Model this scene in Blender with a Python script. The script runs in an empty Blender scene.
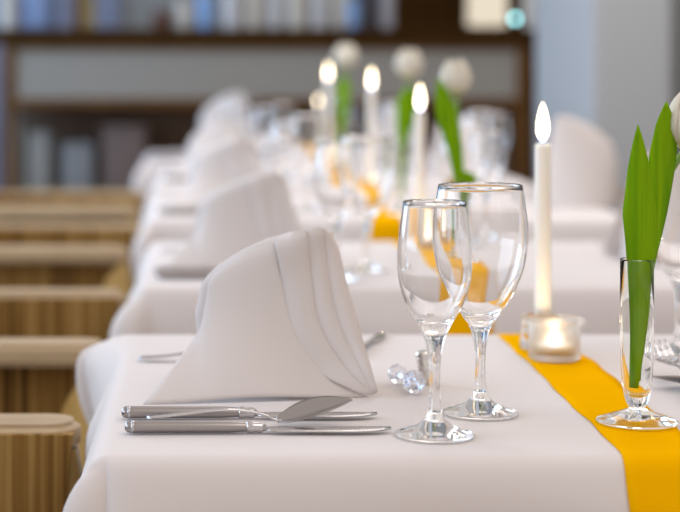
import bpy, bmesh, math, random
from mathutils import Vector, Matrix
random.seed(7)
C = bpy.context.scene.collection
PI = math.pi
T = 0.74                      # height of the laid cloth
XL, XR, DEP = -0.095, 0.93, 0.672   # table left / right edge, depth
FRONT = [1.405, 2.49, 3.60, 4.66, 5.745]   # front edge of each table
SHIFT = [0, 0, -0.02, -0.03, -0.10]        # sideways offset of each table

# ------------------------------------------------------------ materials
def new_mat(name):
    m = bpy.data.materials.new(name); m.use_nodes = True
    nt = m.node_tree
    return m, nt, nt.nodes['Principled BSDF']
def setp(b, **k):
    for n, v in k.items():
        b.inputs[n.replace('_', ' ')].default_value = v
def plain(name, col, rough=0.5, metal=0.0, spec=0.5, **k):
    m, nt, b = new_mat(name)
    b.inputs['Base Color'].default_value = (*col, 1)
    b.inputs['Roughness'].default_value = rough
    b.inputs['Metallic'].default_value = metal
    b.inputs['Specular IOR Level'].default_value = spec
    # faint unevenness of the finish
    tc = nt.nodes.new('ShaderNodeTexCoord'); nz = nt.nodes.new('ShaderNodeTexNoise')
    nz.inputs['Scale'].default_value = k.get('nscale', 40)
    bp = nt.nodes.new('ShaderNodeBump'); bp.inputs['Strength'].default_value = k.get('bump', 0.02)
    bp.inputs['Distance'].default_value = 0.002
    nt.links.new(tc.outputs['Object'], nz.inputs['Vector'])
    nt.links.new(nz.outputs['Fac'], bp.inputs['Height'])
    nt.links.new(bp.outputs['Normal'], b.inputs['Normal'])
    return m
def cloth_mat(name, col, weave=900, bump=0.25, rough=0.8, sheen=0.2, translucent=0.0, spec=0.25):
    m, nt, b = new_mat(name)
    setp(b, Roughness=rough, Sheen_Weight=sheen, Sheen_Roughness=0.5)
    b.inputs['Specular IOR Level'].default_value = spec
    b.inputs['Base Color'].default_value = (*col, 1)
    tc = nt.nodes.new('ShaderNodeTexCoord')
    a = nt.nodes.new('ShaderNodeTexNoise'); a.inputs['Scale'].default_value = weave; a.inputs['Detail'].default_value = 2
    nt.links.new(tc.outputs['Object'], a.inputs['Vector'])
    nz = nt.nodes.new('ShaderNodeTexNoise'); nz.inputs['Scale'].default_value = 9
    nz.inputs['Detail'].default_value = 4
    nt.links.new(tc.outputs['Object'], nz.inputs['Vector'])
    b1 = nt.nodes.new('ShaderNodeBump'); b1.inputs['Strength'].default_value = bump; b1.inputs['Distance'].default_value = 0.0002
    b2 = nt.nodes.new('ShaderNodeBump'); b2.inputs['Strength'].default_value = 0.12; b2.inputs['Distance'].default_value = 0.004
    nt.links.new(a.outputs[0], b1.inputs['Height']); nt.links.new(nz.outputs['Fac'], b2.inputs['Height'])
    nt.links.new(b1.outputs['Normal'], b2.inputs['Normal']); nt.links.new(b2.outputs['Normal'], b.inputs['Normal'])
    if translucent:
        tr = nt.nodes.new('ShaderNodeBsdfTranslucent'); tr.inputs['Color'].default_value = (*col, 1)
        mx = nt.nodes.new('ShaderNodeMixShader'); mx.inputs[0].default_value = translucent
        nt.links.new(b.outputs[0], mx.inputs[1]); nt.links.new(tr.outputs[0], mx.inputs[2])
        nt.links.new(mx.outputs[0], nt.nodes['Material Output'].inputs['Surface'])
    return m
def wood_mat(name, stops, sc=(70, 70, 2.0), rough=0.45, detail=4, spec=0.5):
    m, nt, b = new_mat(name)
    b.inputs['Roughness'].default_value = rough; b.inputs['Specular IOR Level'].default_value = spec
    tc = nt.nodes.new('ShaderNodeTexCoord'); mp = nt.nodes.new('ShaderNodeMapping')
    mp.inputs['Scale'].default_value = sc
    nz = nt.nodes.new('ShaderNodeTexNoise'); nz.inputs['Scale'].default_value = 1; nz.inputs['Detail'].default_value = detail
    rp = nt.nodes.new('ShaderNodeValToRGB'); e = rp.color_ramp.elements
    e[0].position, e[0].color = stops[0][0], (*stops[0][1], 1)
    e[1].position, e[1].color = stops[-1][0], (*stops[-1][1], 1)
    for p, c in stops[1:-1]:
        n = e.new(p); n.color = (*c, 1)
    bp = nt.nodes.new('ShaderNodeBump'); bp.inputs['Strength'].default_value = 0.3; bp.inputs['Distance'].default_value = 0.001
    nt.links.new(tc.outputs['Object'], mp.inputs['Vector']); nt.links.new(mp.outputs[0], nz.inputs['Vector'])
    nt.links.new(nz.outputs['Fac'], rp.inputs['Fac']); nt.links.new(rp.outputs[0], b.inputs['Base Color'])
    nt.links.new(nz.outputs['Fac'], bp.inputs['Height']); nt.links.new(bp.outputs['Normal'], b.inputs['Normal'])
    return m
def glass_mat(name, col=(1, 1, 1), rough=0.0, ior=1.45):
    m, nt, b = new_mat(name)
    setp(b, Roughness=rough, IOR=ior)
    b.inputs['Transmission Weight'].default_value = 1
    b.inputs['Base Color'].default_value = (*col, 1)
    return m
def thin_glass(name, col=(1, 1, 1)):
    m, nt, b = new_mat(name)
    nt.nodes.remove(b)
    t = nt.nodes.new('ShaderNodeBsdfTransparent'); t.inputs[0].default_value = (*col, 1)
    g = nt.nodes.new('ShaderNodeBsdfGlossy'); g.inputs['Roughness'].default_value = 0.02
    f = nt.nodes.new('ShaderNodeFresnel'); f.inputs[0].default_value = 1.5
    mx = nt.nodes.new('ShaderNodeMixShader')
    nt.links.new(f.outputs[0], mx.inputs[0]); nt.links.new(t.outputs[0], mx.inputs[1]); nt.links.new(g.outputs[0], mx.inputs[2])
    nt.links.new(mx.outputs[0], nt.nodes['Material Output'].inputs['Surface'])
    return m
def emit_mat(name, col, s, col2=None):
    m, nt, b = new_mat(name)
    nt.nodes.remove(b)
    e = nt.nodes.new('ShaderNodeEmission'); e.inputs[0].default_value = (*col, 1); e.inputs[1].default_value = s
    if col2:   # cooler, dimmer root of a flame
        tc = nt.nodes.new('ShaderNodeTexCoord'); sp = nt.nodes.new('ShaderNodeSeparateXYZ')
        rp = nt.nodes.new('ShaderNodeValToRGB')
        rp.color_ramp.elements[0].position = 0.0; rp.color_ramp.elements[0].color = (*col2, 1)
        rp.color_ramp.elements[1].position = 0.22; rp.color_ramp.elements[1].color = (*col, 1)
        nt.links.new(tc.outputs['Generated'], sp.inputs[0]); nt.links.new(sp.outputs['Z'], rp.inputs[0])
        nt.links.new(rp.outputs[0], e.inputs[0])
    nt.links.new(e.outputs[0], nt.nodes['Material Output'].inputs['Surface'])
    return m

M = {}
M['linen'] = cloth_mat('white_linen', (0.83, 0.775, 0.758), translucent=0.12)
M['napkin'] = cloth_mat('napkin_linen', (0.83, 0.78, 0.76), weave=1300, bump=0.15, translucent=0.25)
M['ribbon'] = cloth_mat('yellow_ribbon', (0.90, 0.45, 0.001), weave=700, bump=0.3, rough=0.9, sheen=0.0, spec=0.0)
M['rib'] = wood_mat('ribbed_wood', [(0.32, (0.10, 0.045, 0.006)), (0.48, (0.27, 0.145, 0.035)), (0.68, (0.42, 0.26, 0.085))], (110, 110, 1.2), 0.6, 2, spec=0.2)
M['arm'] = wood_mat('pale_wood', [(0.3, (0.42, 0.30, 0.17)), (0.7, (0.60, 0.46, 0.29))], (6, 60, 60), 0.42)
M['gold'] = wood_mat('golden_wood', [(0.3, (0.52, 0.33, 0.10)), (0.7, (0.68, 0.47, 0.18))], (60, 60, 4), 0.35)
M['seat'] = cloth_mat('seat_fabric', (0.35, 0.27, 0.18), weave=400)
M['table'] = wood_mat('table_wood', [(0.3, (0.16, 0.09, 0.045)), (0.7, (0.28, 0.17, 0.09))], (3, 50, 50))
M['glass'] = glass_mat('clear_glass')
M['vase'] = glass_mat('vase_glass', (0.99, 1, 0.99), 0.0, 1.28)
M['frost'] = glass_mat('frosted_glass', (0.99, 0.98, 0.96), 0.42)
M['cut'] = glass_mat('cut_glass', (0.93, 0.95, 1), 0.0, 1.52)
M['thin'] = thin_glass('window_glass')
M['steel'] = plain('satin_steel', (0.38, 0.355, 0.35), 0.3, 1.0, bump=0.01)
M['silver'] = plain('polished_steel', (0.58, 0.57, 0.58), 0.14, 1.0, bump=0.01)
M['chrome'] = plain('bright_chrome', (0.78, 0.77, 0.74), 0.2, 1.0, bump=0.01)
M['leaf'] = wood_mat('tulip_leaf', [(0.3, (0.12, 0.30, 0.001)), (0.7, (0.25, 0.47, 0.003))], (160, 160, 4), 0.55, spec=0.08)
M['stem'] = plain('tulip_stem', (0.22, 0.38, 0.08), 0.45)
M['flame'] = emit_mat('candle_flame', (1.0, 0.84, 0.58), 9, (0.25, 0.32, 0.75))
M['wick'] = plain('wick', (0.03, 0.025, 0.02), 0.9)
m, nt, b = new_mat('candle_wax')
b.inputs['Base Color'].default_value = (0.84, 0.81, 0.75, 1); b.inputs['Roughness'].default_value = 0.4
b.inputs['Subsurface Weight'].default_value = 0.5; b.inputs['Subsurface Radius'].default_value = (0.02, 0.012, 0.006)
b.inputs['Subsurface Scale'].default_value = 0.6
M['wax'] = m
m, nt, b = new_mat('tulip_petal')
b.inputs['Roughness'].default_value = 0.5
tc = nt.nodes.new('ShaderNodeTexCoord'); sp = nt.nodes.new('ShaderNodeSeparateXYZ'); rp = nt.nodes.new('ShaderNodeValToRGB')
rp.color_ramp.elements[0].position = 0.0; rp.color_ramp.elements[0].color = (0.55, 0.60, 0.20, 1)
rp.color_ramp.elements[1].position = 0.25; rp.color_ramp.elements[1].color = (0.88, 0.84, 0.74, 1)
nt.links.new(tc.outputs['Generated'], sp.inputs[0]); nt.links.new(sp.outputs['Z'], rp.inputs[0]); nt.links.new(rp.outputs[0], b.inputs['Base Color'])
tr = nt.nodes.new('ShaderNodeBsdfTranslucent'); mx = nt.nodes.new('ShaderNodeMixShader'); mx.inputs[0].default_value = 0.35
nt.links.new(rp.outputs[0], tr.inputs[0]); nt.links.new(b.outputs[0], mx.inputs[1]); nt.links.new(tr.outputs[0], mx.inputs[2])
nt.links.new(mx.outputs[0], nt.nodes['Material Output'].inputs['Surface'])
M['petal'] = m

# ------------------------------------------------------------ mesh helpers
def obj(name, bm, mat, parent=None, smooth=True, solid=None, sub=0, loc=None, auto=None):
    me = bpy.data.meshes.new(name)
    bmesh.ops.recalc_face_normals(bm, faces=bm.faces[:])
    bm.to_mesh(me); bm.free()
    me.materials.append(mat)
    if smooth:
        for p in me.polygons: p.use_smooth = True
        if auto is not None: me.set_sharp_from_angle(angle=math.radians(auto))
    o = bpy.data.objects.new(name, me); C.objects.link(o)
    if parent: o.parent = parent
    if loc: o.location = loc
    if solid:
        s = o.modifiers.new('thickness', 'SOLIDIFY'); s.thickness = solid; s.offset = -1
    if sub:
        s = o.modifiers.new('smooth', 'SUBSURF'); s.levels = s.render_levels = sub
    return o
def tag(o, label, cat, group=None, kind=None):
    if label: o['label'] = label
    if cat: o['category'] = cat
    if group: o['group'] = group
    if kind: o['kind'] = kind
    return o
def thing(name, label, cat, loc=(0, 0, 0), rz=0, group=None):
    o = bpy.data.objects.new(name, None); C.objects.link(o)
    o.empty_display_size = 0.05
    o.location = loc; o.rotation_euler = (0, 0, rz)
    return tag(o, label, cat, group)
def copy_tree(o, parent=None):
    c = o.copy(); C.objects.link(c)
    if parent: c.parent = parent
    for ch in list(o.children): copy_tree(ch, c)
    return c
def dup(o, loc, rz=0, label=None, group=None, scale=1):
    c = copy_tree(o)
    c.location = loc; c.rotation_euler = (0, 0, rz); c.scale = (scale,) * 3 if not isinstance(scale, tuple) else scale
    if label: c['label'] = label
    if group: c['group'] = group
    return c
def add_box(bm, x0, x1, y0, y1, z0, z1, bev=0.0, seg=2):
    r = bmesh.ops.create_cube(bm, size=1)
    vs = r['verts']
    for v in vs:
        v.co = Vector(((x0 + x1) / 2 + v.co.x * (x1 - x0), (y0 + y1) / 2 + v.co.y * (y1 - y0), (z0 + z1) / 2 + v.co.z * (z1 - z0)))
    if bev:
        es = list({e for v in vs for e in v.link_edges})
        bmesh.ops.bevel(bm, geom=es, offset=bev, segments=seg, affect='EDGES', profile=0.5)
    return bm
def box(*a, **k): return add_box(bmesh.new(), *a, **k)
def add_lathe(bm, prof, n=48, at=(0, 0, 0), lobes=0, amp=0.0, rot=None):
    """profile of (r, z); a zero radius makes a pole"""
    rings = []
    for r, z in prof:
        if r <= 1e-6: rings.append([bm.verts.new((0, 0, z))])
        else:
            ring = []
            for i in range(n):
                a = 2 * PI * i / n
                rr = r * (1 + amp * math.cos(lobes * a)) if lobes else r
                ring.append(bm.verts.new((rr * math.cos(a), rr * math.sin(a), z)))
            rings.append(ring)
    new = [v for r in rings for v in r]
    for a, b in zip(rings, rings[1:]):
        if len(a) == 1 and len(b) == 1: continue
        if len(a) == 1:
            for i in range(n): bm.faces.new((a[0], b[i], b[(i + 1) % n]))
        elif len(b) == 1:
            for i in range(n): bm.faces.new((a[(i + 1) % n], a[i], b[0]))
        else:
            for i in range(n): bm.faces.new((a[i], a[(i + 1) % n], b[(i + 1) % n], b[i]))
    mt = Matrix.Translation(at)
    if rot is not None: mt = mt @ rot
    for v in new: v.co = mt @ v.co
    return bm
def lathe(prof, n=48, **k): return add_lathe(bmesh.new(), prof, n, **k)
def spline(pts, n):
    """Catmull-Rom through points"""
    P = [Vector(p) for p in pts]; P = [2 * P[0] - P[1]] + P + [2 * P[-1] - P[-2]]
    out = []; m = len(P) - 3
    for i in range(n + 1):
        t = i / n * m; k = min(int(t), m - 1); t -= k
        a, b, c, d = P[k:k + 4]
        out.append(0.5 * ((2 * b) + (c - a) * t + (2 * a - 5 * b + 4 * c - d) * t * t + (3 * b - a - 3 * c + d) * t ** 3))
    return out
def smooth_prof(pts, n):
    return [(max(p.x, 0), p.y) for p in spline([(r, z, 0) for r, z in pts], n)]
def add_tube(bm, pts, rad, n=10, flat=1.0):
    P = [Vector(p) for p in pts]; rings = []
    for i, p in enumerate(P):
        d = (P[min(i + 1, len(P) - 1)] - P[max(i - 1, 0)]).normalized()
        s = d.cross(Vector((0, 0, 1)))
        if s.length < 0.05: s = d.cross(Vector((0, 1, 0)))
        s.normalize(); u = s.cross(d).normalized()
        r = rad(i / (len(P) - 1)) if callable(rad) else rad
        w, h = r if isinstance(r, tuple) else (r, r * flat)
        rings.append([bm.verts.new(p + s * w * math.cos(2 * PI * k / n) + u * h * math.sin(2 * PI * k / n)) for k in range(n)])
    for a, b in zip(rings, rings[1:]):
        for i in range(n): bm.faces.new((a[i], a[(i + 1) % n], b[(i + 1) % n], b[i]))
    bm.faces.new(rings[0][::-1]); bm.faces.new(rings[-1])
    return bm
def grid_faces(bm, rows):
    V = [[bm.verts.new(p) for p in r] for r in rows]
    for a, b in zip(V, V[1:]):
        for i in range(len(a) - 1): bm.faces.new((a[i], a[i + 1], b[i + 1], b[i]))
    return V
def add_prism(bm, poly, y0, y1):
    """polygon in x,z swept from y0 to y1"""
    a = [bm.verts.new((x, y0, z)) for x, z in poly]; b = [bm.verts.new((x, y1, z)) for x, z in poly]
    bm.faces.new(a); bm.faces.new(b[::-1]); n = len(poly)
    for i in range(n): bm.faces.new((a[i], b[i], b[(i + 1) % n], a[(i + 1) % n]))
    return bm
def lerp(a, b, t): return a + (b - a) * t
def interp(tab, x):
    if x <= tab[0][0]: return tab[0][1]
    for (a, va), (b, vb) in zip(tab, tab[1:]):
        if x <= b: return lerp(va, vb, (x - a) / (b - a))
    return tab[-1][1]

# ------------------------------------------------------------ room shell
def struct(name, bm, mat, parent=None):
    o = obj(name, bm, mat, parent, smooth=False)
    if not parent: o['kind'] = 'structure'
    return o
M['floor'] = wood_mat('floor_boards', [(0.3, (0.16, 0.10, 0.06)), (0.7, (0.30, 0.20, 0.12))], (14, 1.2, 1), 0.4)
M['wallgrey'] = plain('grey_plaster', (0.37, 0.39, 0.405), 0.85, bump=0.1, nscale=120)
M['wallolive'] = plain('olive_plaster', (0.33, 0.34, 0.33), 0.85, bump=0.1, nscale=120)
M['wallwhite'] = plain('white_plaster', (0.70, 0.69, 0.67), 0.85, bump=0.1, nscale=120)
M['frame'] = plain('white_paint', (0.75, 0.75, 0.74), 0.4)
struct('floor', box(-2.4, 3.6, -1.5, 9.8, -0.1, 0.0), M['floor'])
struct('wall_back', box(-2.4, 3.6, 9.6, 9.8, 0, 2.8), M['wallolive'])
# left wall: piers, parapet and head around three window openings
bm = bmesh.new()
WIN = [(0.4, 2.2), (2.9, 4.7), (5.4, 8.4)]
add_box(bm, -2.2, -2.0, -1.5, 9.6, 0, 0.85); add_box(bm, -2.2, -2.0, -1.5, 9.6, 2.45, 2.8)
ys = [-1.5] + [v for w in WIN for v in w] + [9.6]
for a, b_ in zip(ys[0::2], ys[1::2]): add_box(bm, -2.2, -2.0, a, b_, 0.85, 2.45)
struct('wall_left', bm, M['wallwhite'])
for i, (a, b_) in enumerate(WIN):
    bm = bmesh.new()
    for y in (a + 0.03, (a + b_) / 2, b_ - 0.03): add_box(bm, -2.13, -2.07, y - 0.03, y + 0.03, 0.85, 2.45)
    for z in (0.88, 2.42): add_box(bm, -2.125, -2.075, a, b_, z - 0.03, z + 0.03)
    w = struct('window_%d' % (i + 1), bm, M['frame'])
    struct('pane', box(-2.104, -2.098, a + 0.02, b_ - 0.02, 0.88, 2.42), M['thin'], w)
struct('wall_right', box(3.4, 3.6, -1.5, 9.6, 0, 2.8), M['wallwhite'])
# free-standing pier between the tables and the bar
o = struct('pillar', box(1.127, 1.345, 5.0, 5.88, 0, 2.8, bev=0.004), M['wallgrey'])

# ------------------------------------------------------------ tables and cloths
def table_obj(label, x0, x1, y0, y1):
    cx, cy = (x0 + x1) / 2, (y0 + y1) / 2
    t = thing('dining_table', label, 'table', (cx, cy, 0))
    hx, hy = (x1 - x0) / 2 - 0.024, (y1 - y0) / 2 - 0.024
    obj('tabletop', box(-hx, hx, -hy, hy, 0.708, T - 0.003, bev=0.004), M['table'], t)
    for sx in (-1, 1):
        for sy in (-1, 1):
            a, b_ = sx * (hx - 0.06), sy * (hy - 0.06)
            obj('leg', box(a - 0.025, a + 0.025, b_ - 0.025, b_ + 0.025, 0, 0.709, bev=0.004), M['table'], t)
    return t
def cloth_point(px, py, hx, hy, R, tilt, seed, wav, wing=0.0):
    """a point of the flat cloth laid over the table: what lies past the edge bends and hangs"""
    qx, qy = max(-hx, min(hx, px)), max(-hy, min(hy, py))
    ex, ey = px - qx, py - qy
    r = math.hypot(ex, ey)
    if r < 1e-9: 
        z = 0.0006 * math.sin(7 * px + seed) * math.sin(9 * py + 2 * seed)
        return Vector((px, py, z))
    dx, dy = ex / r, ey / r
    corner = 2 * abs(dx * dy)
    s = (px * 1.0 + py * 1.3) if corner < 0.05 else (qx + qy * 1.3) + 0.12 * math.atan2(dy, dx)
    a = min(r / R, PI / 2 - tilt)
    out, z = R * math.sin(a), -R * (1 - math.cos(a))
    rest = r - a * R
    if rest > 0:
        ripple = wav * math.sin(11 * s + seed) + 0.5 * wav * math.sin(23 * s + 2.1 * seed)
        tl = tilt + corner * 0.62 + ripple * min(1, rest / 0.05)
        tl = max(0.02, tl * (1 - 0.9 * min(1, rest / 0.14)))
        out += rest * math.sin(tl); z -= rest * math.cos(tl)
    if wing and dx < 0:       # the far left corner of the cloth sticks out in a fold
        k = wing * max(0, 1 - (hy - qy) / 0.16) ** 2 * (1 - max(0, dy) ** 3) * min(1, r / 0.045)
        k *= max(0.0, 1 - max(0, rest - 0.03) / 0.12)
        return Vector((qx + dx * out - k, qy + dy * out * 0.6, z + 0.25 * k))
    return Vector((qx + dx * out, qy + dy * out, z))
def axis_samples(h, drop):
    a = []
    n = 16
    for i in range(n + 1): a.append(-h + 2 * h * i / n)
    e = [0.002, 0.004, 0.007, 0.010, 0.014, 0.018, 0.024, 0.032, 0.045, 0.06, 0.08, 0.10, 0.13, 0.16, 0.20, 0.24, 0.28, drop]
    e = [v for v in e if v <= drop]
    return [-h - v for v in reversed(e)] + a + [h + v for v in e]
def cloth_obj(label, x0, x1, y0, y1, seed, drop=0.26, R=0.022, tilt=0.50, wav=0.18, wing=0.0):
    hx, hy = (x1 - x0) / 2 - R, (y1 - y0) / 2 - R
    bm = bmesh.new()
    rows = [[cloth_point(px, py, hx, hy, R, tilt, seed, wav, wing) for px in axis_samples(hx, drop)] for py in axis_samples(hy, drop)]
    grid_faces(bm, rows)
    o = obj('tablecloth', bm, M['linen'], sub=1)
    o.location = ((x0 + x1) / 2, (y0 + y1) / 2, T)
    return tag(o, label, 'tablecloth')
def runner_obj(label, xc, w, x0, x1, y0, y1, seed, drop=0.20, R=0.022, tilt=0.50, wav=0.18):
    """a ribbon that follows the cloth it lies on, a little above it"""
    hx, hy = (x1 - x0) / 2 - R, (y1 - y0) / 2 - R
    mx, my = (x0 + x1) / 2, (y0 + y1) / 2
    bm = bmesh.new(); rows = []
    e = [0.002, 0.004, 0.007, 0.010, 0.014, 0.018, 0.024, 0.032, 0.045, 0.06, 0.08, 0.10, 0.13, 0.16, drop]
    for s in [-hy - v for v in reversed(e)] + [-hy + 2 * hy * i / 48 for i in range(49)] + [hy + v for v in e]:
        wig = 0.0012 * math.sin(60 * s + seed) + 0.0014 * math.sin(23 * s)
        row = []
        for k in range(9):
            f = k / 8 * 2 - 1
            x = xc - mx + f * w / 2 + wig * (1 if f > 0 else 0.6) + 0.003 * math.sin(5 * s + seed)
            p = cloth_point(x, s, hx, hy, R, tilt, seed, wav)
            a, b_ = cloth_point(x, s - 0.001, hx, hy, R, tilt, seed, wav), cloth_point(x, s + 0.001, hx, hy, R, tilt, seed, wav)
            d = (b_ - a).normalized(); nrm = Vector((0, -d.z, d.y))
            row.append(p + nrm * (0.0013 + 0.0003 * math.sin(40 * s + 3 * f)))
        rows.append(row)
    grid_faces(bm, rows)
    o = obj('table_runner', bm, M['ribbon'], solid=0.0005)
    o.location = (mx, my, T)
    return tag(o, label, 'table runner')

ORD = ['nearest table', 'second table from the front', 'third table from the front', 'fourth table from the front', 'farthest table']
GAP = 0.381
for i, (y0, sx) in enumerate(zip(FRONT, SHIFT)):
    table_obj('wooden dining table under the white cloth of the ' + ORD[i], XL + sx, XR + sx, y0, y0 + DEP)
    cloth_obj('white linen tablecloth hanging over the edges of the ' + ORD[i], XL + sx, XR + sx, y0, y0 + DEP, 1.7 * i + 0.4, wing=0.036 if i == 0 else 0.0)
    runner_obj('narrow yellow ribbon runner lying across the ' + ORD[i], GAP, 0.07, XL + sx, XR + sx, y0, y0 + DEP, 1.7 * i + 0.4)

# ------------------------------------------------------------ chairs
def make_chair(label):
    t = thing('armchair', label, 'chair')
    for s in (-1, 1):
        f = lambda a, b_: (min(s * a, s * b_), max(s * a, s * b_))
        bm = bmesh.new()
        add_prism(bm, [(-0.245, 0.16), (0.235, 0.16), (0.24, 0.45), (0.246, 0.60), (0.252, 0.664), (0.255, 0.684), (-0.255, 0.684)], *f(0.219, 0.243))
        obj('side_panel', bm, M['rib'], t, smooth=False)
        # arm board with a rounded front end, overhanging the panel outwards
        poly = [(-0.26, 0), (0.215, 0)] + [(0.225 + 0.035 * math.sin(a), 0.035 - 0.035 * math.cos(a)) for a in [PI * k / 10 for k in range(11)]] + [(-0.26, 0.07)]
        bm = bmesh.new()
        v0 = [bm.verts.new((x, s * (0.225 + y), 0.662)) for x, y in poly]; v1 = [bm.verts.new((x, s * (0.225 + y), 0.692)) for x, y in poly]
        bm.faces.new(v0); bm.faces.new(v1); n = len(poly)
        for k in range(n): bm.faces.new((v0[k], v0[(k + 1) % n], v1[(k + 1) % n], v1[k]))
        bmesh.ops.recalc_face_normals(bm, faces=bm.faces[:])
        bmesh.ops.bevel(bm, geom=[e for e in bm.edges if e.verts[0].co.z == e.verts[1].co.z], offset=0.007, segments=3, affect='EDGES')
        obj('armrest', bm, M['arm'], t, auto=40)
        bm = bmesh.new()
        L = spline([(0.243, 0.663, 0), (0.203, 0.605, 0), (0.18, 0.50, 0), (0.17, 0.25, 0), (0.172, 0, 0)], 14)
        Rr = spline([(0.256, 0.663, 0), (0.262, 0.60, 0), (0.246, 0.47, 0), (0.225, 0.25, 0), (0.212, 0, 0)], 14)
        add_prism(bm, [(p.x, p.y) for p in L] + [(p.x, p.y) for p in reversed(Rr)], *f(0.244, 0.282))
        obj('front_leg', bm, M['gold'], t, smooth=False)
        obj('rear_leg', box(-0.258, -0.215, *f(0.244, 0.282), 0, 0.662, bev=0.004), M['gold'], t)
    obj('seat', box(-0.235, 0.20, -0.224, 0.224, 0.40, 0.46, bev=0.02, seg=3), M['seat'], t)
    bm = bmesh.new(); rows = []
    for k in range(7):
        z = 0.30 + 0.50 * k / 6
        rows.append([(-0.248 - 0.04 * max(0, z - 0.5) - 0.03 * (1 - (y / 0.224) ** 2), y, z) for y in [-0.224 + 0.448 * j / 12 for j in range(13)]])
    grid_faces(bm, rows)
    obj('backrest', bm, M['rib'], t, solid=0.02)
    return t
CH = [1.545, 2.575, 3.77, 4.79]
WH = ['ribbed wooden armchair nearest the camera, only its far arm showing', 'ribbed wooden armchair with pale rounded arm behind the nearest chair, second from the front',
      'ribbed wooden armchair beside the third table, third from the front', 'farthest ribbed wooden armchair of the row, beside the fourth table']
chair0 = make_chair(WH[0])
for i, y in enumerate(CH):
    c = chair0 if i == 0 else dup(chair0, (0, 0, 0))
    c.location = (-0.383 + [0, 0, -0.02, -0.035, -0.10][i], y, 0); c['label'] = WH[i]; c['group'] = 'wooden armchairs along the left of the tables'

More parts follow.
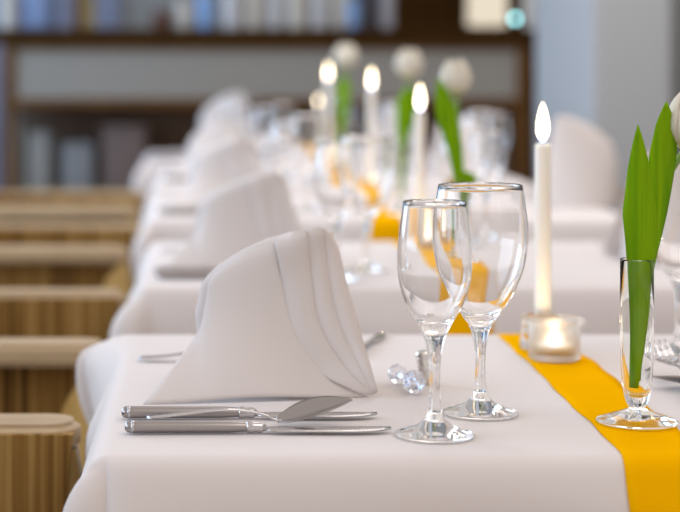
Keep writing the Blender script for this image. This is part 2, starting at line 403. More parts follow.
# ------------------------------------------------------------ napkin
def napkin_bm():
    """folded linen napkin standing up: a hollow cone, a smooth front flap and three pleats on the right; local origin under the middle"""
    bm = bmesh.new()
    OX, OY = 0.058, 1.70
    xl = [(0, 0.004), (0.05, -0.003), (0.072, -0.005), (0.088, -0.001), (0.1, 0.001), (0.112, 0.010), (0.122, 0.022), (0.135, 0.042), (0.146, 0.066), (0.152, 0.090)]
    xr = [(0, 0.163), (0.045, 0.157), (0.069, 0.152), (0.103, 0.142), (0.137, 0.134), (0.152, 0.130)]
    cy = lambda z: lerp(1.748, 1.716, z / 0.152)
    dd = lambda z: lerp(0.048, 0.009, z / 0.152)
    def front_y(x, z):
        z = min(max(z, 0), 0.152); a, b_ = interp(xl, z), interp(xr, z)
        u = max(-1, min(1, (x - (a + b_) / 2) / ((b_ - a) / 2)))
        return cy(z) - dd(z) * math.sqrt(max(0, 1 - u * u))
    rings = []
    for k in range(25):
        z = 0.152 * k / 24; a, b_ = interp(xl, z), interp(xr, z); ring = []
        for j in range(40):
            th = 2 * PI * j / 40
            ring.append(bm.verts.new(((a + b_) / 2 + (b_ - a) / 2 * math.cos(th), cy(z) + dd(z) * math.sin(th), z)))
        rings.append(ring)
    for r0, r1 in zip(rings, rings[1:]):
        for j in range(40): bm.faces.new((r0[j], r0[(j + 1) % 40], r1[(j + 1) % 40], r1[j]))
    bm.faces.new(rings[-1])
    bez = lambda a, c, b_, t: a * (1 - t) ** 2 + c * 2 * t * (1 - t) + b_ * t * t
    V3 = Vector
    # smooth front flap: foot line, right edge (bowed), left edge from the corner up to the crease
    NU, NV = 28, 20
    TOP = spline([(0.0175, 1.70, 0.078), (0.0075, 1.70, 0.092), (0.0105, 1.70, 0.1075), (0.0235, 1.70, 0.1205), (0.044, 1.70, 0.1335), (0.080, 1.70, 0.1465)], NU)
    def flap(u, v):
        foot = bez(V3((-0.053, 1.632, 0)), V3((0.055, 1.640, 0)), V3((0.160, 1.668, 0)), u)
        foot.z += 0.004 * math.sin(PI * u) ** 2
        l = V3((-0.053, 1.632, 0)).lerp(V3((0.0175, 1.700, 0.078)), v) + V3((0.004, 0, 0.002)) * math.sin(PI * v)
        r = bez(V3((0.160, 1.668, 0)), V3((0.078, 1.676, 0.030)), V3((0.080, 1.70, 0.1465)), v)
        top = TOP[round(u * NU)]
        # Coons patch
        c00, c10, c01, c11 = V3((-0.053, 1.632, 0)), V3((0.160, 1.668, 0)), V3((0.0175, 1.70, 0.078)), V3((0.080, 1.70, 0.1465))
        p = foot * (1 - v) + top * v + l * (1 - u) + r * u - (c00 * (1 - u) * (1 - v) + c10 * u * (1 - v) + c01 * (1 - u) * v + c11 * u * v)
        yb = front_y(p.x, p.z)
        w = v ** 1.5
        y = lerp(p.y, yb - 0.0012, w) - 0.008 * math.sin(PI * u) * math.sin(PI * v) ** 0.8 * (1 - v)
        return V3((p.x, min(y, yb - 0.0012), p.z))
    grid_faces(bm, [[flap(u / NU, v / NV) for u in range(NU + 1)] for v in range(NV + 1)])
    # pleats: shingled strips sweeping from the top down to the right-hand corner
    E = [[(0.081, 0.143), (0.088, 0.100), (0.097, 0.055), (0.125, 0.020), (0.161, 0.001)],
         [(0.103, 0.1545), (0.108, 0.110), (0.115, 0.066), (0.138, 0.028), (0.164, 0.002)],
         [(0.120, 0.1565), (0.125, 0.112), (0.133, 0.072), (0.149, 0.036), (0.167, 0.003)],
         [(0.134, 0.140), (0.142, 0.103), (0.151, 0.069), (0.159, 0.040), (0.169, 0.005)]]
    E = [spline([(x, 0, z) for x, z in e], 22) for e in E]
    E[0] = spline([(0.074, 0, 0.146), (0.082, 0, 0.104), (0.090, 0, 0.058), (0.112, 0, 0.024), (0.158, 0, 0.0015)], 22)
    for i in range(3):
        rows = []
        for k in range(23):
            a, b_ = E[i][k], E[i + 1][k]; v = k / 22; row = []
            for j in range(9):
                f = j / 8 * 1.12 - 0.06
                x, z = lerp(a.x, b_.x, f), max(0.0005, lerp(a.z, b_.z, f) + 0.003 * math.sin(PI * f) * (1 - v))
                base = min(front_y(x, z), lerp(1.712, 1.670, v ** 1.3)) if v > 0 else front_y(x, z)
                foot = lerp(base, 1.668, max(0, v - 0.75) / 0.25)
                y = foot - 0.0016 - 0.0042 * math.sin(PI * (0.10 + 0.80 * (1 - f))) * math.sin(PI * (0.12 + 0.88 * v)) - 0.0014 * (2 - i) * (1 - v * 0.5)
                row.append((x, y, z))
            rows.append(row)
        grid_faces(bm, rows)
    for v in bm.verts: v.co -= Vector((OX, OY, 0))
    return bm
nap_seed = obj('napkin', napkin_bm(), M['napkin'], solid=0.0009, auto=75)
tag(nap_seed, 'x', 'napkin')
def napkin(x, y, rz, s, label, first=[True]):
    if first[0]: o = nap_seed; first[0] = False
    else: o = dup(nap_seed, (0, 0, 0))
    o.location = (x, y, T + 0.001); o.rotation_euler = (0, 0, rz); o.scale = (s[0], s[0], s[1]); o['label'] = label
    o['group'] = 'folded napkins'
    return o

# ------------------------------------------------------------ cutlery (all point along +x, origin at the handle end)
def make_knife():
    t = thing('table_knife', 'x', 'knife')
    bm = add_tube(bmesh.new(), [(x, 0, 0.0056) for x in (0.0, 0.002, 0.006, 0.012, 0.05, 0.09, 0.104, 0.108)],
                  lambda f: (interp([(0, 0.004), (0.15, 0.0065), (0.3, 0.0072), (0.7, 0.0066), (1, 0.0045)], f), interp([(0, 0.0030), (0.15, 0.0050), (0.3, 0.0053), (0.7, 0.0050), (1, 0.0035)], f)), 20)
    h = obj('handle', bm, M['steel'], t)
    bm = bmesh.new()
    add_tube(bm, [(0.0055, 0, 0.0056), (0.0068, 0, 0.0056), (0.008, 0, 0.0056)], lambda f: (0.0073, 0.0055), 16)
    for a in range(6):
        an = 2 * PI * a / 6
        bmesh.ops.create_icosphere(bm, subdivisions=1, radius=0.0019, matrix=Matrix.Translation((0.003, 0.0045 * math.cos(an), 0.0056 + 0.0032 * math.sin(an))))
    obj('end_cap', bm, M['silver'], h)
    bm = bmesh.new()
    add_tube(bm, [(0.104, 0, 0.0054), (0.107, 0, 0.0054), (0.112, 0, 0.0052), (0.117, 0, 0.005), (0.121, 0, 0.005)],
             lambda f: (interp([(0, 0.0050), (0.25, 0.0066), (0.5, 0.0050), (0.75, 0.0058), (1, 0.0030)], f), interp([(0, 0.0045), (0.25, 0.0053), (0.5, 0.0045), (0.75, 0.0048), (1, 0.0026)], f)), 16)
    obj('bolster', bm, M['silver'], t)
    # blade lying flat, thin wedge towards the edge
    bm = bmesh.new(); rows = []
    for k in range(15):
        f = k / 14; x = 0.119 + 0.110 * f
        e0 = interp([(0, -0.004), (0.12, -0.0095), (0.7, -0.0105), (0.9, -0.007), (1, 0.003)], f); e1 = interp([(0, 0.004), (0.1, 0.0062), (1, 0.0062)], f)
        rows.append([(x, lerp(e0, e1, j / 4), 0.0040 + 0.0006 * j / 4) for j in range(5)])
    grid_faces(bm, rows)
    obj('blade', bm, M['silver'], t, solid=0.0014)
    return t
def make_spoon():
    t = thing('table_spoon', 'x', 'spoon')
    P = spline([(0, 0, 0.011), (0.03, 0, 0.0135), (0.07, 0, 0.0165), (0.098, 0, 0.0125), (0.112, 0, 0.0065), (0.118, 0, 0.0058)], 24)
    bm = add_tube(bmesh.new(), P, lambda f: (interp([(0, 0.004), (0.06, 0.0075), (0.25, 0.006), (0.6, 0.0032), (0.85, 0.0024), (1, 0.004)], f), 0.0011), 12)
    obj('handle', bm, M['silver'], t)
    bm = bmesh.new(); rows = []; NL = 22
    for k in range(NL + 1):
        f = k / NL
        w = 0.0172 * math.sin(PI * min(1, 0.05 + 0.95 * f) ** 0.9) ** 0.85 if f < 1 else 0.0
        w = max(w, 0.0008)
        row = []
        for j in range(13):
            g = j / 12 * 2 - 1
            dep = 0.0085 * math.sin(PI * f) ** 0.7 * (1 - g * g)
            row.append((0.114 + 0.066 * f, g * w, 0.0065 + 0.018 * f ** 1.15 - dep * 0.55 + 0.004 * math.sin(PI * f)))
        rows.append(row)
    V = grid_faces(bm, rows)
    ang = Matrix.Rotation(math.radians(14), 4, 'X')
    for v in bm.verts: v.co = Vector((0.114, 0, 0.0065)) + ang @ (v.co - Vector((0.114, 0, 0.0065)))
    o = obj('bowl', bm, M['steel'], t, solid=0.0011)
    return t
def make_fork():
    t = thing('table_fork', 'x', 'fork')
    P = spline([(0, 0, 0.003), (0.03, 0, 0.005), (0.08, 0, 0.011), (0.115, 0, 0.007), (0.13, 0, 0.0035)], 20)
    bm = add_tube(bmesh.new(), P, lambda f: (interp([(0, 0.004), (0.06, 0.0085), (0.25, 0.0065), (0.7, 0.003), (1, 0.0032)], f), 0.0012), 12)
    obj('handle', bm, M['silver'], t)
    bm = bmesh.new()
    prof = lambda x: interp([(0.126, 0.0035), (0.145, 0.0018), (0.165, 0.004), (0.198, 0.012)], x)
    rows = []
    for k in range(9):
        f = k / 8; x = 0.127 + 0.028 * f
        w = interp([(0, 0.003), (0.4, 0.0095), (1, 0.0118)], f)
        rows.append([(x, g * w, prof(x) + 0.002 * g * g) for g in (-1, -0.5, 0, 0.5, 1)])
    grid_faces(bm, rows)
    bmesh.ops.solidify(bm, geom=bm.faces[:], thickness=0.0013)
    for g in (-0.0098, -0.0033, 0.0033, 0.0098):
        add_tube(bm, [(x, g * (1 - 0.1 * (x - 0.153) / 0.045), prof(x) + 0.0015 * abs(g) / 0.01) for x in (0.153, 0.165, 0.176, 0.188, 0.198)],
                 lambda f: (0.0019 * (1 - 0.55 * f), 0.0008), 8)
    obj('tines', bm, M['silver'], t)
    return t
def make_plain_knife():   # butter knife: a flat handle and a short blade
    t = thing('butter_knife', 'x', 'knife')
    obj('handle', add_tube(bmesh.new(), [(x, 0, 0.0035) for x in (0, 0.004, 0.02, 0.06, 0.09)], lambda f: (interp([(0, 0.003), (0.1, 0.006), (1, 0.0035)], f), 0.0025), 14), M['steel'], t)
    bm = bmesh.new()
    grid_faces(bm, [[(0.088 + 0.075 * f, lerp(-interp([(0, 0.003), (0.3, 0.008), (0.85, 0.008), (1, 0.001)], f), 0.004, j / 3), 0.003) for j in range(4)] for f in [k / 10 for k in range(11)]])
    obj('blade', bm, M['silver'], t, solid=0.0012)
    return t
knife0, spoon0, fork0, butter0 = make_knife(), make_spoon(), make_fork(), make_plain_knife()
used = set()
def place(proto, x, y, rz, label, group=None, z=T + 0.0008, scale=1, tilt=None):
    c = dup(proto, (0, 0, 0)) if proto.name in used else proto
    used.add(proto.name)
    c.location = (x, y, z); c.rotation_euler = (tilt[0] if tilt else 0, tilt[1] if tilt else 0, rz); c.scale = (scale,) * 3; c['label'] = label
    if group: c['group'] = group
    return c

# ------------------------------------------------------------ glasses
def make_glass(name, foot, stem, bowl_o, bowl_i, label):
    t = thing(name, label, 'glass')
    obj('bowl', lathe(smooth_prof(bowl_o, 34) + smooth_prof(bowl_i, 26), 56), M['glass'], t)
    obj('stem', lathe([(0, stem[0][1])] + smooth_prof(stem, 20) + [(0, stem[-1][1])], 48, lobes=8, amp=0.07), M['glass'], t)
    obj('foot', lathe(foot, 56), M['glass'], t)
    return t
foot_s = [(0, 0.0004), (0.031, 0.0004), (0.0337, 0.0012), (0.0340, 0.0022), (0.0330, 0.0031), (0.024, 0.0058), (0.014, 0.0098), (0.0085, 0.0150), (0.0062, 0.0200), (0, 0.0201)]
white0 = make_glass('white_wine_glass', foot_s,
    [(0.0062, 0.0203), (0.0050, 0.032), (0.0045, 0.048), (0.0052, 0.066), (0.0075, 0.080), (0.0102, 0.0875)],
    [(0.0, 0.0878), (0.0098, 0.0882), (0.0160, 0.098), (0.0245, 0.113), (0.0300, 0.130), (0.0318, 0.147), (0.0310, 0.165), (0.0288, 0.184), (0.0266, 0.2000)],
    [(0.0258, 0.2002), (0.0278, 0.184), (0.0299, 0.165), (0.0306, 0.147), (0.0288, 0.131), (0.0230, 0.115), (0.0140, 0.101), (0.006, 0.0955), (0.0, 0.0945)], 'x')
foot_b = [(r * 1.0, z) for r, z in foot_s]
red0 = make_glass('red_wine_glass', foot_b,
    [(0.0062, 0.0203), (0.0048, 0.030), (0.0043, 0.044), (0.0050, 0.060), (0.0072, 0.073), (0.0102, 0.0805)],
    [(0.0, 0.0808), (0.0098, 0.0812), (0.0190, 0.093), (0.0300, 0.110), (0.0385, 0.131), (0.0428, 0.153), (0.0428, 0.172), (0.0405, 0.191), (0.0378, 0.2076)],
    [(0.0370, 0.2078), (0.0396, 0.191), (0.0417, 0.172), (0.0416, 0.153), (0.0372, 0.132), (0.0285, 0.112), (0.0170, 0.0955), (0.007, 0.089), (0.0, 0.0880)], 'x')

# ------------------------------------------------------------ candles, vases, tulips
def flame_bm(r, h):
    return lathe([(0, 0)] + [(p.x, p.y) for p in spline([(0.25 * r, 0.01 * h, 0), (0.8 * r, 0.16 * h, 0), (r, 0.34 * h, 0), (0.82 * r, 0.6 * h, 0), (0.42 * r, 0.85 * h, 0), (0.05 * r, 0.99 * h, 0)], 18)] + [(0, h)], 24)
def make_candle(label):
    t = thing('taper_candle', label, 'candle')
    H = 0.219
    obj('candle_body', lathe([(0, 0), (0.0094, 0), (0.0094, 0.05), (0.0091, H - 0.004), (0.0084, H - 0.0005), (0.0068, H), (0.004, H - 0.002), (0, H - 0.0025)], 32), M['wax'], t)
    obj('wick', add_tube(bmesh.new(), [(0, 0, H - 0.003), (0.0003, 0, H + 0.004), (0.001, 0, H + 0.009)], 0.0009, 6), M['wick'], t)
    obj('flame', flame_bm(0.0068, 0.044), M['flame'], t, loc=(0, 0, H + 0.002))
    return t
def make_holder(label):
    t = obj('candle_holder', lathe([(0, 0.0005), (0.024, 0.0005), (0.0255, 0.002), (0.0245, 0.012), (0.0225, 0.028), (0.0235, 0.036), (0.0215, 0.0365), (0.0200, 0.028), (0.0130, 0.012), (0.0102, 0.0085), (0, 0.0080)], 48), M['glass'])
    return tag(t, label, 'candle holder')
candle0 = make_candle('x')
holder0 = make_holder('x')
def tulip_blossom(bm, c, h, w, ax, rot=0):
    z = ax.normalized(); x = z.orthogonal().normalized(); y = z.cross(x)
    for k in range(6):
        inner = k % 2
        a = rot + 2 * PI * k / 6
        rows = []
        for i in range(13):
            f = i / 12
            rad = w / 2 * interp([(0, 0.12), (0.15, 0.62), (0.35, 0.97), (0.55, 1.0), (0.8, 0.80), (1, 0.42)], f) * (0.93 if inner else 1)
            half = 0.66 * interp([(0, 0.9), (0.5, 1.0), (0.8, 0.75), (0.95, 0.35), (1, 0.06)], f)
            row = []
            for j in range(9):
                g = j / 8 * 2 - 1; th = a + g * half
                rr = rad * (1 - 0.05 * g * g)
                row.append(c + x * rr * math.cos(th) + y * rr * math.sin(th) + z * (h * (f - 0.03 * g * g * f)))
            rows.append(row)
        grid_faces(bm, rows)
def leaf_bm(pts, wtab, facing, fold=0.25, n=30):
    P = spline(pts, n); rows = []; F = Vector(facing).normalized()
    for i, p in enumerate(P):
        d = (P[min(i + 1, n)] - P[max(i - 1, 0)]).normalized()
        s = d.cross(F).normalized(); u = s.cross(d).normalized(); w = interp(wtab, i / n)
        rows.append([p + s * g * w + u * (-abs(g) * w * fold) for g in (-1, -0.66, -0.33, 0, 0.33, 0.66, 1)])
    bm = bmesh.new(); grid_faces(bm, rows); return bm
def make_vase(label):
    t = thing('bud_vase', label, 'vase')
    # slim tube on a spreading foot; tube is hollow down to a thick glass bead
    tube = [(0, 0.0135), (0.006, 0.0135), (0.0085, 0.016), (0.0105, 0.021), (0.0130, 0.034), (0.0145, 0.06), (0.0148, 0.10), (0.0146, 0.143), (0.0143, 0.1445),
            (0.0136, 0.1440), (0.0137, 0.10), (0.0133, 0.062), (0.0116, 0.037), (0.0085, 0.0265), (0.004, 0.0235), (0, 0.023)]
    obj('tube', lathe(tube, 48), M['vase'], t)
    obj('foot', lathe([(0, 0.0004), (0.033, 0.0004), (0.0352, 0.0012), (0.0356, 0.0024), (0.0340, 0.0034), (0.022, 0.0072), (0.012, 0.0108), (0.0075, 0.0134), (0, 0.0134)], 56), M['vase'], t)
    return t
vase0 = make_vase('x')
def make_tulip(label, leaves, stem, head, hh, hw, axis):
    t = thing('tulip', label, 'flower')
    obj('stem', add_tube(bmesh.new(), spline(stem, 20), 0.0028, 10), M['stem'], t)
    for pts, wt, fc in leaves: obj('leaf', leaf_bm(pts, wt, fc), M['leaf'], t, solid=0.0007)
    bm = bmesh.new(); tulip_blossom(bm, Vector(head), hh, hw, Vector(axis), 0.4)
    obj('blossom', bm, M['petal'], t, solid=0.0008)
    return t

# ------------------------------------------------------------ lay the tables
def setting(i, side, nap, parts='nkkskfgw', nx=0, gx=0):
    """one place setting; side 'l' faces right, side 'r' is the same turned about the table centre"""
    y0, sx = FRONT[i], SHIFT[i]
    cx, cy = (XL + XR) / 2 + sx, y0 + DEP / 2
    base = FRONT[0]
    where = ORD[i] + ', ' + ('left' if side == 'l' else 'right') + ' setting'
    def at(x, y):
        X, Y = x + sx, y - base + y0
        return (X, Y, 0) if side == 'l' else (2 * cx - X + 0.02, 2 * cy - Y, PI)
    if 'n' in parts:
        x, y, r = at(0.058, 1.70); napkin(x + nx, y, r, nap, 'white folded napkin standing upright on the ' + where)
    if 'k' in parts:
        x, y, r = at(-0.0644, 1.503); place(knife0, x, y, r, 'outer steel table knife on the ' + where, 'table knives')
        x, y, r = at(-0.070, 1.566); place(knife0, x, y, r, 'inner steel table knife on the ' + where, 'table knives')
    if 's' in parts:
        x, y, r = at(-0.046, 1.515); place(spoon0, x, y, r + math.radians(7), 'steel spoon crossing the knives on the ' + where, 'table spoons')
    if 'f' in parts:
        x, y, r = at(-0.066, 1.872); place(fork0, x, y, r, 'steel fork lying behind the napkin on the ' + where, 'table forks')
    if 'w' in parts:
        x, y, r = at(0.200, 1.492); place(white0, x + gx, y, r, 'slim clear wine glass on the ' + where, 'white wine glasses')
    if 'g' in parts:
        x, y, r = at(0.254, 1.586); place(red0, x + gx, y, r, 'large clear wine glass on the ' + where, 'red wine glasses')
setting(0, 'l', (1, 1))
setting(1, 'l', (1.05, 0.92)); setting(1, 'r', (1.15, 1.1), gx=-0.15)
setting(2, 'l', (1.05, 1.0)); setting(2, 'r', (1.02, 1.28), nx=0.10, gx=0.075)
setting(3, 'l', (1.05, 1.0)); setting(3, 'r', (1.05, 1.1))
setting(4, 'l', (1.15, 1.42), nx=0.11); setting(4, 'r', (1.0, 1.1), 'ngw')
# nearest table, details
place(butter0, 0.168, 1.893, math.radians(74), 'small butter knife half hidden behind the napkin on the nearest table')
for i in range(5):
    y0 = FRONT[i]
    yc = y0 + 0.54
    if i == 4: yc = y0 + 0.48
    z = T + 0.0020
    h = holder0 if i == 0 else dup(holder0, (0, 0, 0)); h.location = (0.381, yc, z)
    h['label'] = 'small clear glass candle holder on the ' + ORD[i]; h['group'] = 'candle holders'
    c = candle0 if i == 0 else dup(candle0, (0, 0, 0)); c.location = (0.381 + (0.04 if i == 4 else 0), yc, z + 0.0085)
    c.scale = [(1, 1, 1), (1, 1, 1.03), (1, 1, 1.13), (1, 1, 1.18), (0.75, 0.75, 0.74)][i]
    if i == 4: h.location.x += 0.04
    if i == 2: h.location.x += 0.025; c.location.x += 0.025
    c['label'] = ['lit ivory taper candle with tall flame behind the tealight on the nearest table', 'lit white taper candle on the second table from the front',
                  'lit white taper candle on the third table from the front', 'lit white taper candle on the fourth table from the front', 'short lit taper candle on the farthest table'][i]
    c['group'] = 'taper candles'
# tealight glasses: a deep frosted cup with a low tealight burning inside
def make_tealight():
    t = thing('tealight_glass', 'x', 'tealight')
    obj('cup', lathe([(0, 0.0004), (0.0245, 0.0004), (0.0272, 0.003), (0.0276, 0.012), (0.0276, 0.0365), (0.0318, 0.0392), (0.0326, 0.0415), (0.0316, 0.0440), (0.0262, 0.0432), (0.0252, 0.040), (0.0250, 0.011), (0.0225, 0.0078), (0, 0.0074)], 64), M['frost'], t)
    obj('tealight_wax', lathe([(0, 0.0078), (0.0195, 0.0078), (0.0200, 0.0150), (0.0195, 0.0160), (0.017, 0.0152), (0, 0.0148)], 40), M['wax'], t)
    obj('flame', flame_bm(0.0070, 0.0185), M['flame'], t, loc=(0, 0, 0.0165))
    return t
tea0 = make_tealight()
for i in range(4):
    t = tea0 if i == 0 else dup(tea0, (0, 0, 0))
    t.location = (0.379 + [0, 0, 0.03, 0][i], FRONT[i] + 0.467, T + 0.0018)
    t['label'] = 'glowing tealight in a round frosted glass on the ' + ORD[i]; t['group'] = 'tealights'
    l = bpy.data.lights.new('tealight_glow', 'POINT'); l.energy = 0.16; l.color = (1, 0.72, 0.40); l.shadow_soft_size = 0.004
    o = bpy.data.objects.new('tealight_glow', l); C.objects.link(o); o.location = t.location + Vector((0, 0, 0.0425))

# vases and tulips
VX, VO = 0.385, 0.137
def vase_at(i, dx=0, dy=0):
    v = vase0 if i == 0 else dup(vase0, (0, 0, 0))
    v.location = (VX + dx, FRONT[i] + VO + dy, T + 0.0018)
    v['label'] = 'slim clear glass bud vase on a round foot, on the ' + ORD[i]; v['group'] = 'bud vases'
    return v.location.copy()
W1 = [(0, 0.004), (0.2, 0.007), (0.45, 0.0115), (0.68, 0.0150), (0.85, 0.0098), (0.95, 0.0042), (1, 0.0003)]
W2 = [(0, 0.004), (0.3, 0.007), (0.55, 0.0115), (0.75, 0.0135), (0.88, 0.0095), (0.96, 0.004), (1, 0.0003)]
p = vase_at(0)
t = make_tulip('white tulip with two upright green leaves in the vase on the nearest table',
    [([(-0.003, -0.001, 0.030), (0.001, -0.004, 0.09), (0.002, -0.005, 0.15), (0.001, -0.006, 0.20), (-0.001, -0.008, 0.263)], W1, (-0.15, -1, 0.1)),
     ([(0.001, 0.003, 0.036), (0.004, 0.004, 0.09), (0.010, 0.003, 0.14), (0.020, 0.003, 0.195), (0.0265, 0.002, 0.248), (0.0262, 0.000, 0.283)], W2, (0.25, -1, 0.05))],
    [(0.002, 0.004, 0.040), (0.004, 0.006, 0.12), (0.016, 0.010, 0.19), (0.044, 0.012, 0.238)], (0.046, 0.012, 0.238), 0.056, 0.042, (0.12, 0, 1))
t.location = p
p = vase_at(1)
t = make_tulip('white tulip with one arching leaf in the vase on the second table from the front',
    [([(0.002, 0, 0.036), (0.004, 0, 0.10), (0.004, 0, 0.14), (-0.002, -0.004, 0.19), (-0.016, -0.012, 0.245), (-0.030, -0.016, 0.297)], [(0, 0.004), (0.3, 0.007), (0.55, 0.011), (0.78, 0.0165), (0.90, 0.011), (0.97, 0.004), (1, 0.0003)], (0.15, -1, 0.1)),
     ([(0.0, 0.004, 0.036), (0.006, 0.005, 0.10), (0.018, 0.004, 0.140), (0.024, 0.0, 0.152)], [(0, 0.004), (0.6, 0.010), (0.9, 0.012), (1, 0.007)], (0, -1, 0.2))],
    [(0.002, 0.006, 0.040), (0.004, 0.008, 0.12), (0.002, 0.010, 0.20), (0.003, 0.010, 0.268)], (0.003, 0.010, 0.268), 0.058, 0.050, (-0.06, 0, 1))
t.location = p
p = vase_at(2, 0.045)
t = make_tulip('white tulip with a broad leaf in the vase on the third table from the front',
    [([(0.0, 0, 0.036), (0.002, -0.002, 0.10), (0.004, -0.004, 0.17), (0.014, -0.005, 0.235), (0.020, -0.005, 0.270)], [(0, 0.004), (0.4, 0.010), (0.72, 0.024), (0.9, 0.016), (1, 0.0003)], (0, -1, 0.1))],
    [(0.002, 0.004, 0.040), (0.004, 0.006, 0.12), (0.008, 0.008, 0.20), (0.016, 0.008, 0.285)], (0.016, 0.008, 0.285), 0.066, 0.062, (0.05, 0, 1))
t.location = p
p = vase_at(3, 0.0)
t = make_tulip('white tulip beside the candle in the vase on the fourth table from the front',
    [([(0.0, 0, 0.036), (0.002, -0.002, 0.10), (0.006, -0.004, 0.18), (0.010, -0.005, 0.26), (0.010, -0.005, 0.285)], [(0, 0.004), (0.4, 0.010), (0.7, 0.018), (0.9, 0.011), (1, 0.0003)], (0, -1, 0.1))],
    [(0.002, 0.004, 0.040), (0.004, 0.006, 0.12), (0.008, 0.008, 0.20), (0.014, 0.008, 0.305)], (0.014, 0.008, 0.305), 0.070, 0.070, (0.05, 0, 1))
t.location = p

# small table things on the nearest table
kr = thing('knife_rest', 'cut glass knife rest with two faceted balls, between the napkin and the glasses', 'knife rest', (0.201, 1.712, T + 0.0005))
d = Vector((0.012, -0.062, 0)).normalized()
for s, r in ((-1, 0.0098), (1, 0.0115)):
    bm = bmesh.new(); bmesh.ops.create_icosphere(bm, subdivisions=2, radius=r, matrix=Matrix.Translation((d.x * 0.027 * s, d.y * 0.027 * s, r)))
    obj('ball', bm, M['cut'], kr, smooth=False)
obj('bar', add_tube(bmesh.new(), [(-d.x * 0.020, -d.y * 0.020, 0.010), (d.x * 0.018, d.y * 0.018, 0.011)], 0.0038, 8), M['cut'], kr, smooth=False)
sh = thing('salt_shaker', 'small chrome cylinder shaker leaning beside the cut glass knife rest', 'shaker', (0.2265, 1.742, T + 0.0008))
rt = Matrix.Rotation(math.radians(-7), 4, 'Y')
obj('shaker_body', lathe([(0, 0), (0.0078, 0), (0.0083, 0.001), (0.0083, 0.0245), (0.0078, 0.0255)] + [(0, 0.0255)], 32, rot=rt), M['chrome'], sh, auto=40)
obj('shaker_cap', lathe([(0, 0.0256), (0.0084, 0.0256), (0.0086, 0.0262), (0.0084, 0.0300), (0.0070, 0.0315), (0, 0.0320)], 32, rot=rt), M['chrome'], sh, auto=40)
# the guest across: dessert cutlery and a glass at the right edge of the picture
place(spoon0, 0.613, 1.705, PI, 'steel dessert spoon lying at the right edge of the nearest table', scale=0.95, z=T + 0.0062, tilt=(0, math.radians(5)))
place(fork0, 0.463, 1.600, math.radians(88.5), 'steel fork with raised tines crossing the dessert spoon on the nearest table', z=T + 0.008, tilt=(0, math.radians(-4)))
place(red0, 0.521, 1.90, 0, 'large clear wine glass at the right edge behind the tulip leaves', scale=1.03)

# ------------------------------------------------------------ bar counter behind the tables
BX0, BX1, BY = -0.90, 1.50, 8.0
M['bwood'] = wood_mat('dark_bar_wood', [(0.3, (0.034, 0.014, 0.002)), (0.7, (0.060, 0.026, 0.004))], (3, 30, 30), 0.7, spec=0.08)
M['bframe'] = wood_mat('bar_frame_wood', [(0.3, (0.11, 0.05, 0.013)), (0.7, (0.19, 0.09, 0.028))], (30, 30, 3), 0.6, spec=0.15)
M['bpanel'] = plain('grey_beige_laminate', (0.33, 0.31, 0.27), 0.5)
M['inside'] = plain('shelf_back', (0.20, 0.125, 0.08), 0.8)
bar = thing('bar_counter', 'long dark wood bar counter with grey beige front panel and open shelf, at the back', 'bar counter', ((BX0 + BX1) / 2, BY, 0))
hx = (BX1 - BX0) / 2
obj('worktop', box(-hx - 0.12, hx + 0.03, -0.03, 0.55, 1.157, 1.224, bev=0.006), M['bwood'], bar, auto=40)
obj('front_panel', box(-hx + 0.06, hx - 0.05, 0.02, 0.04, 0.905, 1.154), M['bpanel'], bar, smooth=False)
obj('upper_rail', box(-hx + 0.06, hx - 0.05, 0.0, 0.04, 1.125, 1.154), M['bframe'], bar, smooth=False)
obj('lower_rail', box(-hx, hx, -0.01, 0.52, 0.865, 0.904, bev=0.004), M['bframe'], bar, auto=40)
for a in (-hx, hx - 0.05): obj('post', box(a, a + 0.05, 0.0, 0.05, 0.0, 1.154, bev=0.003), M['bframe'], bar, auto=40)
obj('shelf', box(-hx, hx, 0.051, 0.52, 0.44, 0.475), M['arm'], bar, smooth=False)
obj('shelf_edge', box(-hx + 0.051, hx - 0.051, 0.0, 0.05, 0.42, 0.48, bev=0.003), M['arm'], bar, auto=40)
obj('back_panel', box(-hx, hx, 0.521, 0.54, 0.02, 1.154), M['inside'], bar, smooth=False)
obj('plinth', box(-hx + 0.051, hx - 0.051, 0.06, 0.51, 0.0, 0.10), M['bwood'], bar, smooth=False)
S8 = 8.0 / 1750
def bx(px, Y=8.2): return (px - 200) * Y / 1750
M['palebox'] = plain('pale_card', (0.34, 0.35, 0.34), 0.8)
M['bluebox'] = plain('blue_grey_card', (0.25, 0.26, 0.27), 0.8)
M['brownbox'] = plain('brown_grey_card', (0.18, 0.135, 0.12), 0.8)
def shelf_box(x0, x1, h, mat, name, label, cat, y0=8.08):
    t = thing(name, label, cat, ((x0 + x1) / 2, y0 + 0.13, 0.4755))
    w = (x1 - x0) / 2
    obj('box_body', box(-w, w, -0.13, 0.13, 0, h * 0.86, bev=0.004), mat, t, auto=40)
    obj('lid', box(-w - 0.002, w + 0.002, -0.132, 0.132, h * 0.86, h, bev=0.004), mat, t, auto=40)
shelf_box(bx(15), bx(24), 0.36, M['palebox'], 'file_box', 'tall narrow white file box at the left end of the bar shelf', 'box')
shelf_box(bx(29), bx(51), 0.27, M['palebox'], 'file_box', 'pale upright file box second from the left on the bar shelf', 'box')
shelf_box(bx(64), bx(94), 0.22, M['bluebox'], 'storage_box', 'blue grey storage box on the bar shelf', 'box')
shelf_box(bx(104), bx(146), 0.30, M['brownbox'], 'storage_box', 'brownish grey storage box on the bar shelf beside the white napkin', 'box')

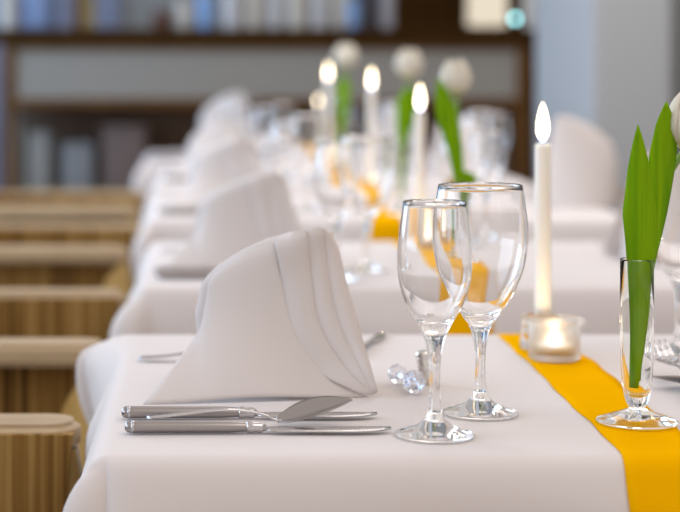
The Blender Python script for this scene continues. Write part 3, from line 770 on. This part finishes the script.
# things standing on the bar
ZB = 1.2250
M['bottleblue'] = plain('blue_grey_glaze', (0.22, 0.30, 0.50), 0.2)
M['cream'] = plain('cream_glaze', (0.62, 0.57, 0.48), 0.3)
M['white'] = plain('white_china', (0.62, 0.61, 0.61), 0.3)
M['amber'] = glass_mat('amber_glass', (0.9, 0.55, 0.08), 0.05)
M['brown'] = plain('brown_glaze', (0.13, 0.055, 0.03), 0.35)
M['sky'] = plain('sky_blue_glaze', (0.25, 0.42, 0.72), 0.2)
M['dark'] = plain('dark_bottle', (0.05, 0.04, 0.05), 0.1)
M['grey'] = plain('grey_glaze', (0.40, 0.39, 0.42), 0.25)
def bottle(px, Y, r, h, mat, label, name='bottle', cat='bottle', neck=0.35):
    o = obj(name, lathe([(0, 0)] + smooth_prof([(r * 0.92, 0.0), (r, 0.01), (r, h * 0.55), (r * 0.8, h * 0.68), (r * neck, h * 0.78), (r * neck, h * 0.98)], 26) + [(r * neck * 0.7, h), (0, h)], 32), mat)
    o.location = (bx(px, Y), Y, ZB + 0.0005); return tag(o, label, cat)
def jar(px, Y, r, h, mat, label, name, cat, taper=0.85):
    t = thing(name, label, cat, (bx(px, Y), Y, ZB))
    obj('body', lathe([(0, 0), (r * taper, 0), (r * lerp(taper, 1, 0.4), h * 0.25), (r, h * 0.6), (r, h), (r * 0.92, h), (r * 0.9, h * 0.6), (r * 0.7, h * 0.1), (0, h * 0.08)], 32), mat, t, auto=50)
    return t
bottle(8, 8.2, 0.035, 0.30, M['cream'], 'pale cream bottle at the left end of the bar top')
bottle(40, 8.3, 0.085, 0.34, M['bottleblue'], 'wide blue bottle left of the brown bottle on the bar top')
bottle(76, 8.2, 0.026, 0.28, M['brown'], 'brown bottle beside the amber one on the bar top')
bottle(88, 8.18, 0.030, 0.28, M['amber'], 'amber bottle on the bar top')
jar(162, 8.2, 0.052, 0.085, M['brown'], 'low brown bowl on the bar top', 'bowl', 'bowl')
jar(184, 8.2, 0.042, 0.13, M['cream'], 'beige jar beside the brown bowl on the bar top', 'jar', 'jar')
jar(205, 8.2, 0.044, 0.16, M['sky'], 'sky blue jug shaped jar on the bar top', 'jar', 'jar')
for k, (px, h) in enumerate(((232, 0.17), (254, 0.24), (275, 0.21), (297, 0.24), (319, 0.22), (340, 0.24))):
    mt = M['white'] if k % 2 == 0 else M['cream']
    jar(px, 8.2 + 0.02 * (k % 3), 0.046, h, mt, ['white china jar just right of the blue jar on the bar top', 'tall cream jar second in the row of crockery on the bar', 'white jar third in the row of crockery on the bar',
        'tall cream jar fourth in the row of crockery on the bar', 'white jar fifth in the row of crockery on the bar', 'tall cream jar at the right end of the crockery row on the bar'][k], 'crockery_jar', 'jar', 0.9)
jar(353, 8.12, 0.028, 0.14, M['sky'], 'narrow pale blue tumbler at the right of the crockery row on the bar', 'tumbler', 'tumbler')
bottle(369, 8.2, 0.030, 0.30, M['dark'], 'dark bottle on the bar top right of the pale tumbler')
bottle(387, 8.2, 0.032, 0.30, M['grey'], 'grey bottle on the bar top in front of the dark cabinet')
# lantern: a lit shade on a wooden foot
M['shade'] = emit_mat('lit_lamp_shade', (1.0, 0.88, 0.70), 0.85)
t = thing('table_lamp', 'cream lit lamp at the right end of the bar top', 'lamp', (bx(487, 8.2), 8.2, ZB))
obj('lamp_foot', lathe([(0, 0), (0.06, 0), (0.06, 0.008), (0.02, 0.014), (0, 0.014)], 32), M['bframe'], t, auto=40)
obj('lamp_shade', lathe([(0, 0.0145), (0.088, 0.0145), (0.094, 0.03), (0.090, 0.24), (0.085, 0.26), (0, 0.26)], 40), M['shade'], t, auto=50)
jar(530, 8.2, 0.035, 0.24, M['white'], 'white vase at the right end of the bar top beside the lamp', 'vase', 'vase')
M['teal'] = emit_mat('teal_highlight_glow', (0.25, 0.62, 0.66), 9)  # glowing ball and its stand, added in place of a teal highlight
t = thing('teal_highlight', 'small round teal highlight, added as a glowing ball on the bar top', 'lamp', (bx(515, 8.1), 8.1, ZB))
obj('added_highlight_stand', lathe([(0, 0), (0.018, 0), (0.018, 0.004), (0.004, 0.008), (0.004, 0.032), (0, 0.032)], 24), M['bwood'], t, auto=40)
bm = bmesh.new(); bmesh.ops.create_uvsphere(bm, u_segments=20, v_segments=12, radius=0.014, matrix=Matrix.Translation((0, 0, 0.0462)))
obj('highlight_ball', bm, M['teal'], t)
# cupboard against the back wall behind the bar
cb = thing('back_cabinet', 'dark brown cabinet against the back wall behind the bar', 'cabinet', (bx(450, 9.4), 9.38, 0))
obj('carcass', box(-0.50, 0.50, -0.15, 0.21, 0, 2.2, bev=0.005), M['bwood'], cb, auto=40)
for s in (-1, 1):
    dr = obj('door', box(min(s * 0.005, s * 0.49), max(s * 0.005, s * 0.49), -0.172, -0.151, 0.08, 2.15, bev=0.004), M['bwood'], cb, auto=40)
    obj('handle', box(s * 0.05 - 0.006, s * 0.05 + 0.006, -0.195, -0.173, 1.05, 1.25, bev=0.003), M['silver'], dr)
M['bluepanel'] = plain('blue_grey_paint', (0.26, 0.30, 0.42), 0.6)
o = struct('trim_1', box(-2.0, bx(120, 9.55), 9.55, 9.598, 0.0, 2.3), M['bluepanel'])

# ------------------------------------------------------------ light
w = bpy.data.worlds.new('World'); bpy.context.scene.world = w; w.use_nodes = True
bg = w.node_tree.nodes['Background']; bg.inputs[0].default_value = (1.0, 0.90, 0.845, 1); bg.inputs[1].default_value = 0.74
def area(name, loc, rot, sx, sy, col, power):
    l = bpy.data.lights.new(name, 'AREA'); l.shape = 'RECTANGLE'; l.size = sx; l.size_y = sy; l.color = col; l.energy = power
    o = bpy.data.objects.new(name, l); C.objects.link(o); o.location = loc; o.rotation_euler = rot; return o
for i, ((a, b_), pw) in enumerate(zip(WIN, (26, 52, 50))):
    area('window_daylight', (-2.03, (a + b_) / 2, 1.66), (0, math.radians(-90), 0), 1.5, b_ - a - 0.1, (0.36, 0.63, 1.0) if i == 2 else (0.60, 0.78, 1.0), pw)
area('ceiling_lamp', (0.9, 0.9, 2.6), (math.radians(-8), 0, 0), 1.4, 1.4, (1.0, 0.88, 0.81), 11)
area('ceiling_lamp', (0.9, 4.2, 2.6), (0, 0, 0), 1.4, 1.4, (1.0, 0.91, 0.85), 28)
# ------------------------------------------------------------ camera
cam = bpy.data.cameras.new('camera'); co = bpy.data.objects.new('camera', cam); C.objects.link(co)
co.location = (0, 0, 1.057); co.rotation_euler = (PI / 2, 0, 0)
cam.sensor_width = 36; cam.lens = 1750 / 680 * 36
cam.shift_x = (340 - 200) / 680; cam.shift_y = -(256 - 65) / 680
cam.clip_start = 0.05
cam.dof.use_dof = True; cam.dof.focus_distance = 1.55; cam.dof.aperture_fstop = 4.2
sc = bpy.context.scene; sc.camera = co
vs = sc.view_settings; vs.view_transform = 'Standard'; vs.look = 'None'; vs.gamma = 1; vs.exposure = 0.0; vs.use_curve_mapping = False
sc.cycles.use_denoising = True
sc.cycles.max_bounces = 40; sc.cycles.transmission_bounces = 32; sc.cycles.transparent_max_bounces = 16; sc.cycles.diffuse_bounces = 4; sc.cycles.glossy_bounces = 24
sc.cycles.sample_clamp_indirect = 4
